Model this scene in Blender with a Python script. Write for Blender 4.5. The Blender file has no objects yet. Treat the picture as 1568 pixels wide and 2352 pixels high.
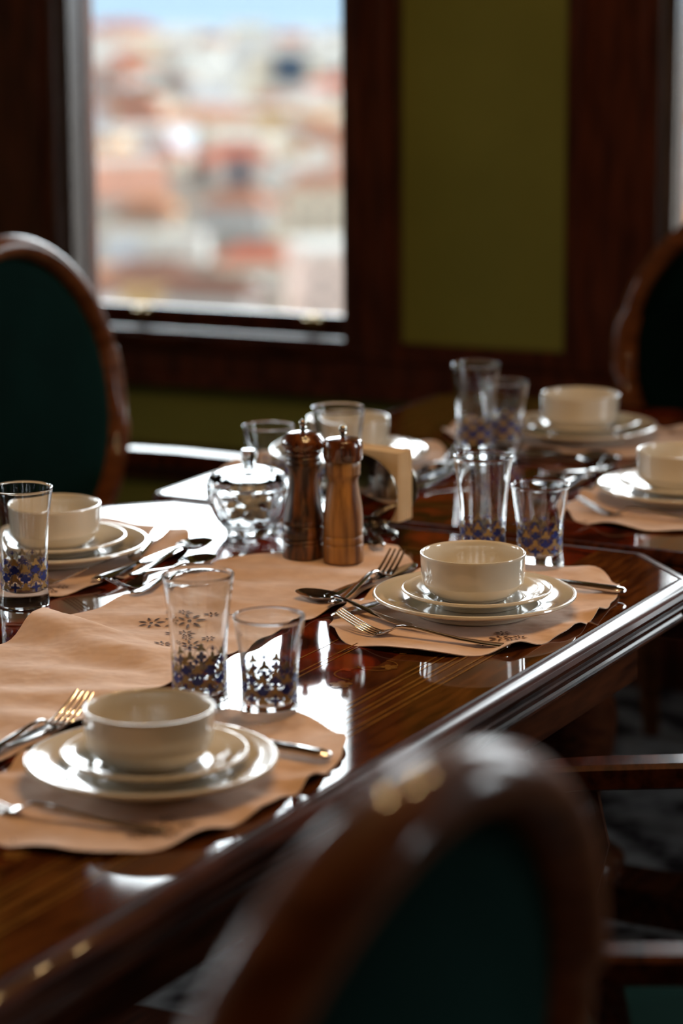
import bpy, bmesh, math, random
from math import sin, cos, pi, radians, atan2, sqrt, tan, exp
from mathutils import Vector, Matrix

sc = bpy.context.scene
COL = sc.collection
# ------------------------------------------------------------------ camera
cam = bpy.data.cameras.new('camera'); camo = bpy.data.objects.new('camera', cam); COL.objects.link(camo); sc.camera = camo
cam.sensor_fit = 'VERTICAL'; cam.sensor_height = 36.0; cam.sensor_width = 24.0
cam.lens = 6000 / 2352 * 36.0
camo.location = (0, 0, 1.54)
camo.rotation_euler = (Matrix.Rotation(radians(90 - 12.37), 3, 'X') @ Matrix.Rotation(radians(-0.3), 3, 'Z')).to_euler()
cam.clip_end = 20000; cam.clip_start = 0.05
cam.dof.use_dof = True; cam.dof.focus_distance = 2.98; cam.dof.aperture_fstop = 2.7
# ------------------------------------------------------------------ view
sc.view_settings.view_transform = 'Standard'; sc.view_settings.look = 'None'; sc.view_settings.gamma = 1.0
sc.view_settings.use_curve_mapping = False; sc.view_settings.exposure = 0.75
cy = sc.cycles
cy.max_bounces = 12; cy.transmission_bounces = 12; cy.glossy_bounces = 6; cy.diffuse_bounces = 4; cy.transparent_max_bounces = 16
cy.sample_clamp_indirect = 6.0; cy.use_denoising = True
# ------------------------------------------------------------------ directions
AZT = radians(28.3)                       # the long axis of the dining tables
U = Vector((sin(AZT), cos(AZT), 0)); V = Vector((cos(AZT), -sin(AZT), 0))
AZW = radians(23.5)                       # outward normal of the window wall
N = Vector((sin(AZW), cos(AZW), 0)); W = Vector((cos(AZW), -sin(AZW), 0))
T = 0.76                                  # table top height
def P(u, v, z=0.0): return U * u + V * v + Vector((0, 0, z))
def PW(w, d, z=0.0): return W * w + N * d + Vector((0, 0, z))
# ------------------------------------------------------------------ world: bright glow beyond the windows, shaped as a low band to spare the town, calmer sky elsewhere
wd = bpy.data.worlds.new('sky'); sc.world = wd; wd.use_nodes = True
nt = wd.node_tree; nt.nodes.clear()
def wn(t, **k):
    n = nt.nodes.new(t)
    for a, b in k.items(): setattr(n, a, b)
    return n
def ramp_math(src, a, b):
    m = wn('ShaderNodeMapRange', interpolation_type='SMOOTHSTEP'); nt.links.new(src, m.inputs[0])
    m.inputs[1].default_value = a; m.inputs[2].default_value = b; m.inputs[3].default_value = 0; m.inputs[4].default_value = 1
    return m.outputs[0]
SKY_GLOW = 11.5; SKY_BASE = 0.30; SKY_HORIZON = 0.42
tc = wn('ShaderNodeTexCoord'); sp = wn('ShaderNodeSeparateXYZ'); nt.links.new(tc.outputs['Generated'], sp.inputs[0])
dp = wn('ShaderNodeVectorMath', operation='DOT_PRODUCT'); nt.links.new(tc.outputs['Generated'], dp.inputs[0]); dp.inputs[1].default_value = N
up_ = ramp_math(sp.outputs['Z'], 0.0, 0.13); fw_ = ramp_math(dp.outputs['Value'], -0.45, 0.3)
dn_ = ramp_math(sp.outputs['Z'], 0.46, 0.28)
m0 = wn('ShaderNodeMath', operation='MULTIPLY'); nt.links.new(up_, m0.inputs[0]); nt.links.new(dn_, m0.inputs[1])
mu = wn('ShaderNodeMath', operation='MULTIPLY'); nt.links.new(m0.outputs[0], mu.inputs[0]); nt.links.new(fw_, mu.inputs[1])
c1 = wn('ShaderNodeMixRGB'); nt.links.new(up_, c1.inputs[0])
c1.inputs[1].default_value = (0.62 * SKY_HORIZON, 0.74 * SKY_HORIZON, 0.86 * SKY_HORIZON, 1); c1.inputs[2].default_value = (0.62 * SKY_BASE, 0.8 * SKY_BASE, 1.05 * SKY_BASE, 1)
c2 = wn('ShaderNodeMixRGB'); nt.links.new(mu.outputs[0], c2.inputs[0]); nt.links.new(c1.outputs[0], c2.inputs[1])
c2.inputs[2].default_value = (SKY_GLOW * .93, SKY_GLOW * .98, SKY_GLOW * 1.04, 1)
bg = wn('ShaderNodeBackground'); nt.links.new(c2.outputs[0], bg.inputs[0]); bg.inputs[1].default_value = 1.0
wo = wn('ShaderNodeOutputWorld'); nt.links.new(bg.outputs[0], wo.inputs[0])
# ------------------------------------------------------------------ sun on the town, from behind the building
sl = bpy.data.lights.new('sun', 'SUN'); sl.energy = 0.5; sl.angle = radians(2); sl.color = (1, .93, .82)
so = bpy.data.objects.new('sun', sl); COL.objects.link(so)
sd = Vector((sin(radians(204)) * cos(radians(42)), cos(radians(204)) * cos(radians(42)), sin(radians(42))))
so.rotation_euler = sd.to_track_quat('Z', 'Y').to_euler()
# ------------------------------------------------------------------ windows of the room (w0, w1) in wall coordinates
WZ0, WZ1 = 0.70, 2.24
BACK = [(-4.27, -3.60), (-2.905, -2.202), (-1.52, -0.817), (-0.135, 0.568), (1.25, 1.95)]     # on the window wall, d = 5.1
SIDE = [(-1.2, -0.3), (0.5, 1.4), (2.2, 3.1), (3.7, 4.6)]        # on both side walls, by depth d
SIDE_R = [(3.7, 4.6)]
WL, WR, DB, DF, CEIL = -5.0, 2.7, -3.2, 5.12, 2.85
def portal(c, nrm, sx, sy):
    l = bpy.data.lights.new('window_portal', 'AREA'); l.shape = 'RECTANGLE'; l.size = sx; l.size_y = sy; l.cycles.is_portal = True
    o = bpy.data.objects.new('window_portal', l); COL.objects.link(o); o.location = c
    o.rotation_euler = (Vector(nrm)).to_track_quat('Z', 'Y').to_euler()
for a, b in BACK: portal(PW((a + b) / 2, 5.30, (WZ0 + WZ1) / 2), N, b - a, WZ1 - WZ0)
for a, b in SIDE:
    portal(PW(WL - .2, (a + b) / 2, (WZ0 + WZ1) / 2), -W, b - a, WZ1 - WZ0)

for a, b in SIDE_R: portal(PW(WR + .2, (a + b) / 2, (WZ0 + WZ1) / 2), W, b - a, WZ1 - WZ0)
# ------------------------------------------------------------------ warm bulbs of the room's chandelier and sconces (out of frame, above and behind the camera)
BULB = 5.6
def bulb(p, e, r=.02):
    l = bpy.data.lights.new('warm_bulb', 'POINT'); l.energy = e; l.color = (1, .62, .28); l.shadow_soft_size = r
    o = bpy.data.objects.new('warm_bulb', l); COL.objects.link(o); o.location = p
for k in range(5):
    a = k * 2 * pi / 5 + .3
    bulb((.25 + .30 * cos(a), 2.75 + .30 * sin(a), 2.25), BULB)
for k in range(3): bulb((-.9 + .75 * k, -1.1, 2.0), BULB * .6)

# ================================================================== materials
def nodes(name):
    m = bpy.data.materials.new(name); m.use_nodes = True; t = m.node_tree; b = t.nodes['Principled BSDF']
    return m, t, b
def setp(b, **k):
    al = dict(rough='Roughness', metal='Metallic', coat='Coat Weight', coatr='Coat Roughness', spec='Specular IOR Level', sheen='Sheen Weight', ior='IOR', trans='Transmission Weight', sheenr='Sheen Roughness')
    for a, v in k.items(): b.inputs[al[a]].default_value = v
def noise_mat(name, c1, c2, scale=8, stretch=(1, 1, 1), detail=4, bump=0, bscale=None, space='Object', lo=.35, hi=.65, **k):
    m, t, b = nodes(name)
    tc = t.nodes.new('ShaderNodeTexCoord'); mp = t.nodes.new('ShaderNodeMapping'); mp.inputs['Scale'].default_value = stretch
    t.links.new(tc.outputs[space], mp.inputs[0])
    nz = t.nodes.new('ShaderNodeTexNoise'); nz.inputs['Scale'].default_value = scale; nz.inputs['Detail'].default_value = detail
    t.links.new(mp.outputs[0], nz.inputs['Vector'])
    r = t.nodes.new('ShaderNodeValToRGB'); r.color_ramp.elements[0].position = lo; r.color_ramp.elements[1].position = hi
    r.color_ramp.elements[0].color = (*c1, 1); r.color_ramp.elements[1].color = (*c2, 1)
    t.links.new(nz.outputs['Fac'], r.inputs[0]); t.links.new(r.outputs[0], b.inputs['Base Color'])
    if bump:
        bn = t.nodes.new('ShaderNodeTexNoise'); bn.inputs['Scale'].default_value = bscale or scale * 6; bn.inputs['Detail'].default_value = 2
        t.links.new(mp.outputs[0], bn.inputs['Vector'])
        bp = t.nodes.new('ShaderNodeBump'); bp.inputs['Strength'].default_value = bump; bp.inputs['Distance'].default_value = .0045 if 'cotton' in name else .002
        t.links.new(bn.outputs['Fac'], bp.inputs['Height']); t.links.new(bp.outputs[0], b.inputs['Normal'])
    setp(b, **k)
    return m
def burl_mat():
    m, t, b = nodes('mahogany_table_top')
    tc = t.nodes.new('ShaderNodeTexCoord')
    mp = t.nodes.new('ShaderNodeMapping'); mp.inputs['Scale'].default_value = (3, 22, 3); t.links.new(tc.outputs['Object'], mp.inputs[0])
    g = t.nodes.new('ShaderNodeTexNoise'); g.inputs['Scale'].default_value = 4; g.inputs['Detail'].default_value = 6; g.inputs['Distortion'].default_value = .6
    t.links.new(mp.outputs[0], g.inputs['Vector'])
    r1 = t.nodes.new('ShaderNodeValToRGB'); r1.color_ramp.elements[0].color = (.035, .009, .002, 1); r1.color_ramp.elements[1].color = (.12, .036, .007, 1)
    r1.color_ramp.elements[0].position = .35; r1.color_ramp.elements[1].position = .68
    t.links.new(g.outputs['Fac'], r1.inputs[0])
    q = t.nodes.new('ShaderNodeTexNoise'); q.inputs['Scale'].default_value = 14; q.inputs['Detail'].default_value = 5; q.inputs['Distortion'].default_value = 1.2
    t.links.new(tc.outputs['Object'], q.inputs['Vector'])
    r2 = t.nodes.new('ShaderNodeValToRGB'); r2.color_ramp.elements[0].color = (.022, .004, .0015, 1); r2.color_ramp.elements[1].color = (.17, .020, .004, 1)
    r2.color_ramp.elements[0].position = .42; r2.color_ramp.elements[1].position = .66
    t.links.new(q.outputs['Fac'], r2.inputs[0])
    # burl field fills the middle of the top, straight grain borders it
    s = t.nodes.new('ShaderNodeSeparateXYZ'); t.links.new(tc.outputs['Object'], s.inputs[0])
    ab = t.nodes.new('ShaderNodeMath'); ab.operation = 'ABSOLUTE'; t.links.new(s.outputs['Y'], ab.inputs[0])
    lt = t.nodes.new('ShaderNodeMath'); lt.operation = 'LESS_THAN'; lt.inputs[1].default_value = .30; t.links.new(ab.outputs[0], lt.inputs[0])
    mx = t.nodes.new('ShaderNodeMixRGB'); t.links.new(lt.outputs[0], mx.inputs[0]); t.links.new(r1.outputs[0], mx.inputs[1]); t.links.new(r2.outputs[0], mx.inputs[2])
    t.links.new(mx.outputs[0], b.inputs['Base Color'])
    setp(b, rough=.6, coat=.9, coatr=.04, spec=0.0)
    return m
M = {}
M['top'] = burl_mat()
M['mahog'] = noise_mat('dark_mahogany_gloss', (.022, .006, .003), (.07, .019, .007), 5, (2, 14, 14), 5, rough=.3, coat=.24, coatr=.05, spec=.03)
M['inlay'] = noise_mat('inlaid_maple', (.15, .066, .014), (.23, .105, .022), 30, (1, 1, 1), 3, rough=.6, coat=.9, coatr=.04, spec=0.0)
M['inlay_red'] = noise_mat('inlaid_rosewood', (.16, .02, .006), (.28, .05, .012), 30, rough=.6, coat=.9, coatr=.04, spec=0.0)
M['trim'] = noise_mat('window_mahogany', (.035, .009, .005), (.095, .024, .010), 5, (9, 9, 1.2), 5, rough=.35, coat=.35, coatr=.15, spec=.2)
M['jamb'] = noise_mat('worn_grey_brown_jamb', (.055, .042, .042), (.10, .08, .08), 6, (8, 8, 1), 4, rough=.25, coat=.6, coatr=.15)  # polished dark wood, the grey sky reflection put into its colour
M['chairwood'] = noise_mat('walnut_chair_frame', (.085, .027, .009), (.17, .058, .020), 6, (3, 3, 12), 5, rough=.5, coat=.32, coatr=.03, spec=.03)
M['velvet'] = noise_mat('green_velvet', (.0004, .0036, .003), (.0008, .006, .005), 12, bump=.15, rough=.95, sheen=.09, spec=.03)
M['velvet'].node_tree.nodes['Principled BSDF'].inputs['Sheen Tint'].default_value = (.1, .6, .5, 1)
M['green'] = noise_mat('olive_green_plaster', (.205, .225, .055), (.23, .25, .062), 4, bump=.1, bscale=60, rough=.8, spec=.2)
M['ceil'] = noise_mat('cream_ceiling', (.10, .055, .03), (.13, .075, .04), 4, rough=.9)  # unseen ceiling, darkened to cut grey reflections in the table top
M['rug'] = noise_mat('faded_patterned_rug', (.02, .014, .016), (.22, .21, .21), 9, (1, 1, 1), 6, bump=.4, bscale=120, rough=.95, spec=.1, lo=.42, hi=.56)
M['china'] = noise_mat('ivory_glazed_china', (.72, .665, .56), (.74, .685, .58), 3, rough=.14, coat=1.0, coatr=.03)
M['cloth'] = noise_mat('beige_cotton', (.66, .46, .34), (.74, .53, .40), 40, (1, 1, 1), 3, bump=.8, bscale=26, rough=.9, sheen=.15, spec=.15)
M['hole'] = noise_mat('cutwork_eyelet', (.05, .02, .012), (.08, .03, .02), 30, rough=.8)
M['thread'] = noise_mat('embroidery_thread', (.50, .33, .22), (.58, .38, .26), 60, rough=.8)
M['steel'] = noise_mat('polished_steel', (.62, .60, .58), (.68, .66, .64), 20, rough=.12, metal=1.0)
M['silver'] = noise_mat('tarnished_silver', (.35, .32, .28), (.48, .45, .40), 14, rough=.13, metal=1.0)
M['brass'] = noise_mat('old_brass', (.50, .30, .06), (.62, .40, .10), 14, rough=.28, metal=1.0)
M['milld'] = noise_mat('dark_stained_mill_wood', (.022, .008, .003), (.24, .085, .018), 9, (14, 14, 2.2), 7, rough=.38, coat=.4, coatr=.2, space='Object', lo=.42, hi=.70)
M['milll'] = noise_mat('honey_brown_mill_wood', (.11, .042, .009), (.48, .23, .055), 7, (13, 13, 1.0), 6, rough=.45, coat=.2, coatr=.25, lo=.36, hi=.62)
M['millcap'] = noise_mat('dark_walnut_mill_cap', (.04, .010, .004), (.17, .05, .013), 9, (14, 14, 2), 5, rough=.2, coat=1.0, coatr=.08)
M['paper'] = noise_mat('cream_paper_napkin', (.78, .60, .38), (.83, .65, .43), 30, bump=.1, rough=.85, spec=.2)
M['sweet'] = noise_mat('pale_paper_wrap', (.35, .30, .22), (.75, .68, .52), 50, rough=.7)
M['blue'] = noise_mat('cobalt_enamel', (.012, .03, .22), (.02, .045, .30), 20, rough=.35)
M['gold'] = noise_mat('ochre_enamel', (.36, .24, .09), (.46, .31, .12), 20, rough=.4)
def glass_mat(name, col, rough=0.0, ior=1.5):
    m = bpy.data.materials.new(name); m.use_nodes = True; t = m.node_tree; b = t.nodes['Principled BSDF']
    b.inputs['Base Color'].default_value = (*col, 1); setp(b, rough=rough, trans=1.0, ior=ior); return m
M['glass'] = glass_mat('clear_glass', (.97, .98, .985))
def pane_mat():
    m = bpy.data.materials.new('window_glass'); m.use_nodes = True; t = m.node_tree; t.nodes.clear()
    tr = t.nodes.new('ShaderNodeBsdfTransparent'); tr.inputs[0].default_value = (.93, .95, .94, 1)
    gl = t.nodes.new('ShaderNodeBsdfGlossy'); gl.inputs['Roughness'].default_value = .01
    fr = t.nodes.new('ShaderNodeFresnel'); fr.inputs[0].default_value = 1.45
    mx = t.nodes.new('ShaderNodeMixShader'); t.links.new(fr.outputs[0], mx.inputs[0]); t.links.new(tr.outputs[0], mx.inputs[1]); t.links.new(gl.outputs[0], mx.inputs[2])
    o = t.nodes.new('ShaderNodeOutputMaterial'); t.links.new(mx.outputs[0], o.inputs[0]); return m
M['pane'] = pane_mat()

# ================================================================== mesh helpers
class MB:
    def __init__(s): s.v = []; s.f = []; s.m = []
    def add(s, vs, fs, mi=0):
        o = len(s.v); s.v += [tuple(x) for x in vs]
        for f in fs: s.f.append(tuple(o + i for i in f)); s.m.append(mi)
    def box(s, x0, x1, y0, y1, z0, z1, mi=0):
        vs = [(x, y, z) for z in (z0, z1) for y in (y0, y1) for x in (x0, x1)]
        s.add(vs, [(0, 2, 3, 1), (4, 5, 7, 6), (0, 1, 5, 4), (2, 6, 7, 3), (0, 4, 6, 2), (1, 3, 7, 5)], mi)
    def lathe(s, prof, seg=64, mi=0, cx=0, cy=0, sx=1, sy=1):
        vs = []; fs = []; n = len(prof)
        for r, z in prof:
            for k in range(seg):
                a = 2 * pi * k / seg; vs.append((cx + r * cos(a) * sx, cy + r * sin(a) * sy, z))
        for i in range(n - 1):
            for k in range(seg):
                k2 = (k + 1) % seg; fs.append((i * seg + k, i * seg + k2, (i + 1) * seg + k2, (i + 1) * seg + k))
        fs.append(tuple(reversed(range(seg)))); fs.append(tuple((n - 1) * seg + k for k in range(seg)))
        s.add(vs, fs, mi)
    def tube(s, pts, rad, seg=12, mi=0, closed=False, ry=None):
        # sweep an ellipse along points; rad number or list
        pts = [Vector(p) for p in pts]; n = len(pts); vs = []; fs = []
        for i, p in enumerate(pts):
            a = pts[(i - 1) % n] if (closed or i > 0) else p; b = pts[(i + 1) % n] if (closed or i < n - 1) else p
            t = (b - a).normalized(); up = Vector((0, 0, 1))
            if abs(t.z) > .95: up = Vector((0, 1, 0))
            x = t.cross(up).normalized(); y = x.cross(t).normalized()
            r = rad[i] if isinstance(rad, (list, tuple)) else rad; r2 = r if ry is None else (ry[i] if isinstance(ry, (list, tuple)) else ry)
            for k in range(seg):
                q = 2 * pi * k / seg; vs.append(p + x * (r * cos(q)) + y * (r2 * sin(q)))
        m = n if closed else n - 1
        for i in range(m):
            j = (i + 1) % n
            for k in range(seg):
                k2 = (k + 1) % seg; fs.append((i * seg + k, i * seg + k2, j * seg + k2, j * seg + k))
        if not closed: fs.append(tuple(reversed(range(seg)))); fs.append(tuple((n - 1) * seg + k for k in range(seg)))
        s.add(vs, fs, mi)
    def build(s, name, mats, parent=None, smooth=True, angle=35, loc=None, rot=None, bevel=0):
        me = bpy.data.meshes.new(name); me.from_pydata(s.v, [], s.f)
        for m in (mats if isinstance(mats, (list, tuple)) else [mats]): me.materials.append(m)
        me.polygons.foreach_set('material_index', s.m)
        bm = bmesh.new(); bm.from_mesh(me); bmesh.ops.recalc_face_normals(bm, faces=bm.faces)
        if smooth:
            for f in bm.faces: f.smooth = True
            lim = radians(angle)
            for e in bm.edges:
                if len(e.link_faces) == 2 and e.calc_face_angle(0) > lim: e.smooth = False
        bm.to_mesh(me); bm.free()
        o = bpy.data.objects.new(name, me); COL.objects.link(o)
        if parent: o.parent = parent
        if loc is not None: o.location = loc
        if rot is not None: o.rotation_euler = rot
        if bevel:
            md = o.modifiers.new('bevel', 'BEVEL'); md.width = bevel; md.segments = 2; md.limit_method = 'ANGLE'; md.angle_limit = radians(40)
        return o
def tag(o, label, cat, group=None, kind=None):
    o['label'] = label; o['category'] = cat
    if group: o['group'] = group
    if kind: o['kind'] = kind
    return o
def thing(name, label, cat, loc=(0, 0, 0), rz=0, group=None):
    o = bpy.data.objects.new(name, None); COL.objects.link(o); o.location = loc; o.rotation_euler = (0, 0, rz); o.empty_display_size = .05
    return tag(o, label, cat, group)
def struct(o): o['kind'] = 'structure'; return o
def dup(root, loc, rz, label, group=None):
    def cp(o, par):
        c = o.copy(); COL.objects.link(c); c.parent = par
        for k in o.children: cp(k, c)
        return c
    r = cp(root, None); r.location = loc; r.rotation_euler = (0, 0, rz); r['label'] = label
    if group: r['group'] = group
    return r

# ================================================================== ROOM
RW = (0, 0, -AZW)     # the frame of the window wall: x = W, y = N
def panelled(name, xs, y0, y1, x0, x1, mat, swap=False):
    """wall with openings xs between WZ0 and WZ1"""
    b = MB()
    def bx(a, c, z0, z1):
        if swap: b.box(y0, y1, a, c, z0, z1)
        else: b.box(a, c, y0, y1, z0, z1)
    p = x0
    for a, c in xs:
        bx(p, a, 0, CEIL); bx(a, c, 0, WZ0 - .04); bx(a, c, WZ1, CEIL); p = c
    bx(p, x1, 0, CEIL)
    return struct(b.build(name, mat, rot=RW, smooth=False))
panelled('wall_back', BACK, DF, DF + .155, WL, WR, M['green'])
panelled('wall_left', SIDE, WL - .25, WL, DB, DF + .3, M['green'], True)
panelled('wall_right', SIDE_R, WR, WR + .25, DB, DF + .3, M['trim'], True)
b = MB(); b.box(WL - .25, WR + .25, DB - .25, DB, 0, CEIL); struct(b.build('wall_front', M['trim'], rot=RW, smooth=False))
b = MB(); b.box(WL - .25, WR + .25, DB - .25, DF + .3, -.2, 0); struct(b.build('floor', M['rug'], rot=RW, smooth=False))
b = MB(); b.box(WL - .25, WR + .25, DB - .25, DF + .3, CEIL, CEIL + .2); struct(b.build('ceiling', M['ceil'], rot=RW, smooth=False))
# wood dado band under windows and panels, plus lower rail and skirting
b = MB()
b.box(WL, WR, DF - .03, DF, .585, .70)
b.box(WL, WR, DF - .045, DF, .575, .60); b.box(WL, WR, DF - .04, DF, .66, .68)
struct(b.build('trim_1', M['trim'], rot=RW, bevel=.004))
b = MB(); b.box(WL, WR, DF - .085, DF, .412, .438); struct(b.build('trim_2', M['mahog'], rot=RW, bevel=.006))
b = MB(); b.box(WL, WR, DF - .03, DF, .36, .412); struct(b.build('trim_3', M['trim'], rot=RW, bevel=.004))
b = MB(); b.box(WL, WR, DF - .025, DF, 0, .12); struct(b.build('baseboard_back', M['trim'], rot=RW, bevel=.004))
# pilasters (vertical casings)
n = 4
for a, c in BACK:
    for (p, q) in ((a - .19, a), (c, c + .122)):
        b = MB(); b.box(p, q, DF - .035, DF, .68, CEIL)
        b.box(p + .02, p + .035, DF - .042, DF, .70, CEIL); b.box(q - .035, q - .02, DF - .042, DF, .70, CEIL)
        struct(b.build('trim_%d' % n, M['trim'], rot=RW, bevel=.003)); n += 1
# windows: reveals, stool, sash, pane, latches
def window(idx, a, c, latches=True):
    b = MB()
    b.box(a - .002, a + .006, DF - .03, DF + .155, WZ0, WZ1, 0)     # left reveal lining
    b.box(c - .006, c + .002, DF - .03, DF + .155, WZ0, WZ1, 0)
    b.box(a, c, DF - .03, DF + .12, WZ1 - .008, WZ1, 0)
    b.box(a + .006, a + .028, DF + .0, DF + .03, WZ0, WZ1, 0)      # stop bead
    fr = struct(b.build('window_%d' % idx, M['jamb'], rot=RW, bevel=.002))
    b = MB(); b.box(a, c, DF - .05, DF + .155, WZ0 - .04, WZ0 - .008); s = b.build('window_sill', M['mahog'], fr, bevel=.004)
    b = MB(); w_ = .010
    b.box(a, a + w_, DF + .10, DF + .15, WZ0 - .01, WZ1); b.box(c - w_ , c, DF + .10, DF + .15, WZ0 - .01, WZ1)
    b.box(a + w_, c - w_, DF + .112, DF + .132, WZ0 - .01, WZ0 + .03); b.box(a + w_, c - w_, DF + .10, DF + .15, WZ1 - .04, WZ1)
    b.build('sash', M['trim'], fr, bevel=.002)
    b = MB(); b.box(a + w_, c - w_, DF + .122, DF + .126, WZ0 + .03, WZ1 - .04); b.build('glass_pane', M['pane'], fr, smooth=False)
    if latches:
        for x in (a + .15, c - .13):
            b = MB(); b.box(x - .022, x + .022, DF + .085, DF + .10, WZ0 + .012, WZ0 + .026)
            b.lathe([(.0, 0), (.009, 0), (.009, .008), (.006, .012), (0, .012)], 16, cx=x, cy=DF + .09); 
            for i in range(len(b.v) - 5 * 16, len(b.v)):
                v = b.v[i]; b.v[i] = (v[0], v[1], v[2] + WZ0 + .022)
            b.tube([(x, DF + .085, WZ0 + .03), (x + .02, DF + .075, WZ0 + .034), (x + .035, DF + .075, WZ0 + .028)], .004, 8)
            b.build('latch', M['brass'], fr)
for i, (a, c) in enumerate(BACK): window(i + 1, a, c)
k = len(BACK) + 1
for (y0) in (WL, WR):
    for a, c in (SIDE if y0 == WL else SIDE_R):
        b = MB(); s = -1 if y0 == WL else 1
        def bb(p, q, r1, r2, z0, z1): b.box(min(y0 + s * r1, y0 + s * r2), max(y0 + s * r1, y0 + s * r2), p, q, z0, z1)
        bb(a - .1, a, -.03, 0, .58, CEIL); bb(c, c + .1, -.03, 0, .58, CEIL); bb(a, c, -.03, .15, WZ0 - .04, WZ0)
        bb(a, a + .04, .1, .15, WZ0, WZ1); bb(c - .04, c, .1, .15, WZ0, WZ1); bb((a + c) / 2 - .02, (a + c) / 2 + .02, .1, .15, WZ0, WZ1)
        fr = struct(b.build('window_%d' % k, M['trim'], rot=RW, smooth=False))
        b = MB(); bb(a, c, .12, .124, WZ0, WZ1); b.build('glass_pane', M['pane'], fr, smooth=False); k += 1

# ================================================================== DINING TABLES
PROF = [(-.03, .0), (0, 0), (.0015, -.0015), (.0035, -.0015), (.005, .0), (.012, -.0005), (.018, -.003), (.0225, -.007), (.0245, -.012), (.0235, -.0165), (.020, -.0185),
        (.0195, -.020), (.0225, -.022), (.0235, -.0245), (.022, -.027), (.017, -.029), (.009, -.032), (.005, -.037), (.004, -.044), (.0055, -.047), (.0085, -.0485), (.009, -.051), (.007, -.053), (-.02, -.055)]
def offset_poly(pts, d):
    n = len(pts); out = []
    for i in range(n):
        p0 = Vector(pts[i - 1]); p1 = Vector(pts[i]); p2 = Vector(pts[(i + 1) % n])
        e1 = (p1 - p0).normalized(); e2 = (p2 - p1).normalized()
        n1 = Vector((e1.y, -e1.x)); n2 = Vector((e2.y, -e2.x))
        m = (n1 + n2) / (1 + n1.dot(n2)); out.append(p1 + m * d)
    return out
def flower(b, x, y, r, mi, rot=0, z=.0004, lobes=5):
    vs = [(x, y, z)]; n = lobes * 6
    for k in range(n):
        a = 2 * pi * k / n; rr = r * (.55 + .45 * abs(cos(a * lobes / 2)) ** .8); vs.append((x + rr * cos(a + rot), y + rr * sin(a + rot), z))
    b.add(vs, [(0, 1 + k, 1 + (k + 1) % n) for k in range(n)], mi)
def strip(b, pts, w, mi, z=.0004):
    vs = []; n = len(pts)
    for i, p in enumerate(pts):
        a = Vector(pts[max(0, i - 1)]); c = Vector(pts[min(n - 1, i + 1)]); t = (c - a).normalized(); q = Vector((-t.y, t.x)) * w / 2
        vs += [(p[0] + q.x, p[1] + q.y, z), (p[0] - q.x, p[1] - q.y, z)]
    b.add(vs, [(2 * i, 2 * i + 1, 2 * i + 3, 2 * i + 2) for i in range(n - 1)], mi)
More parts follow.
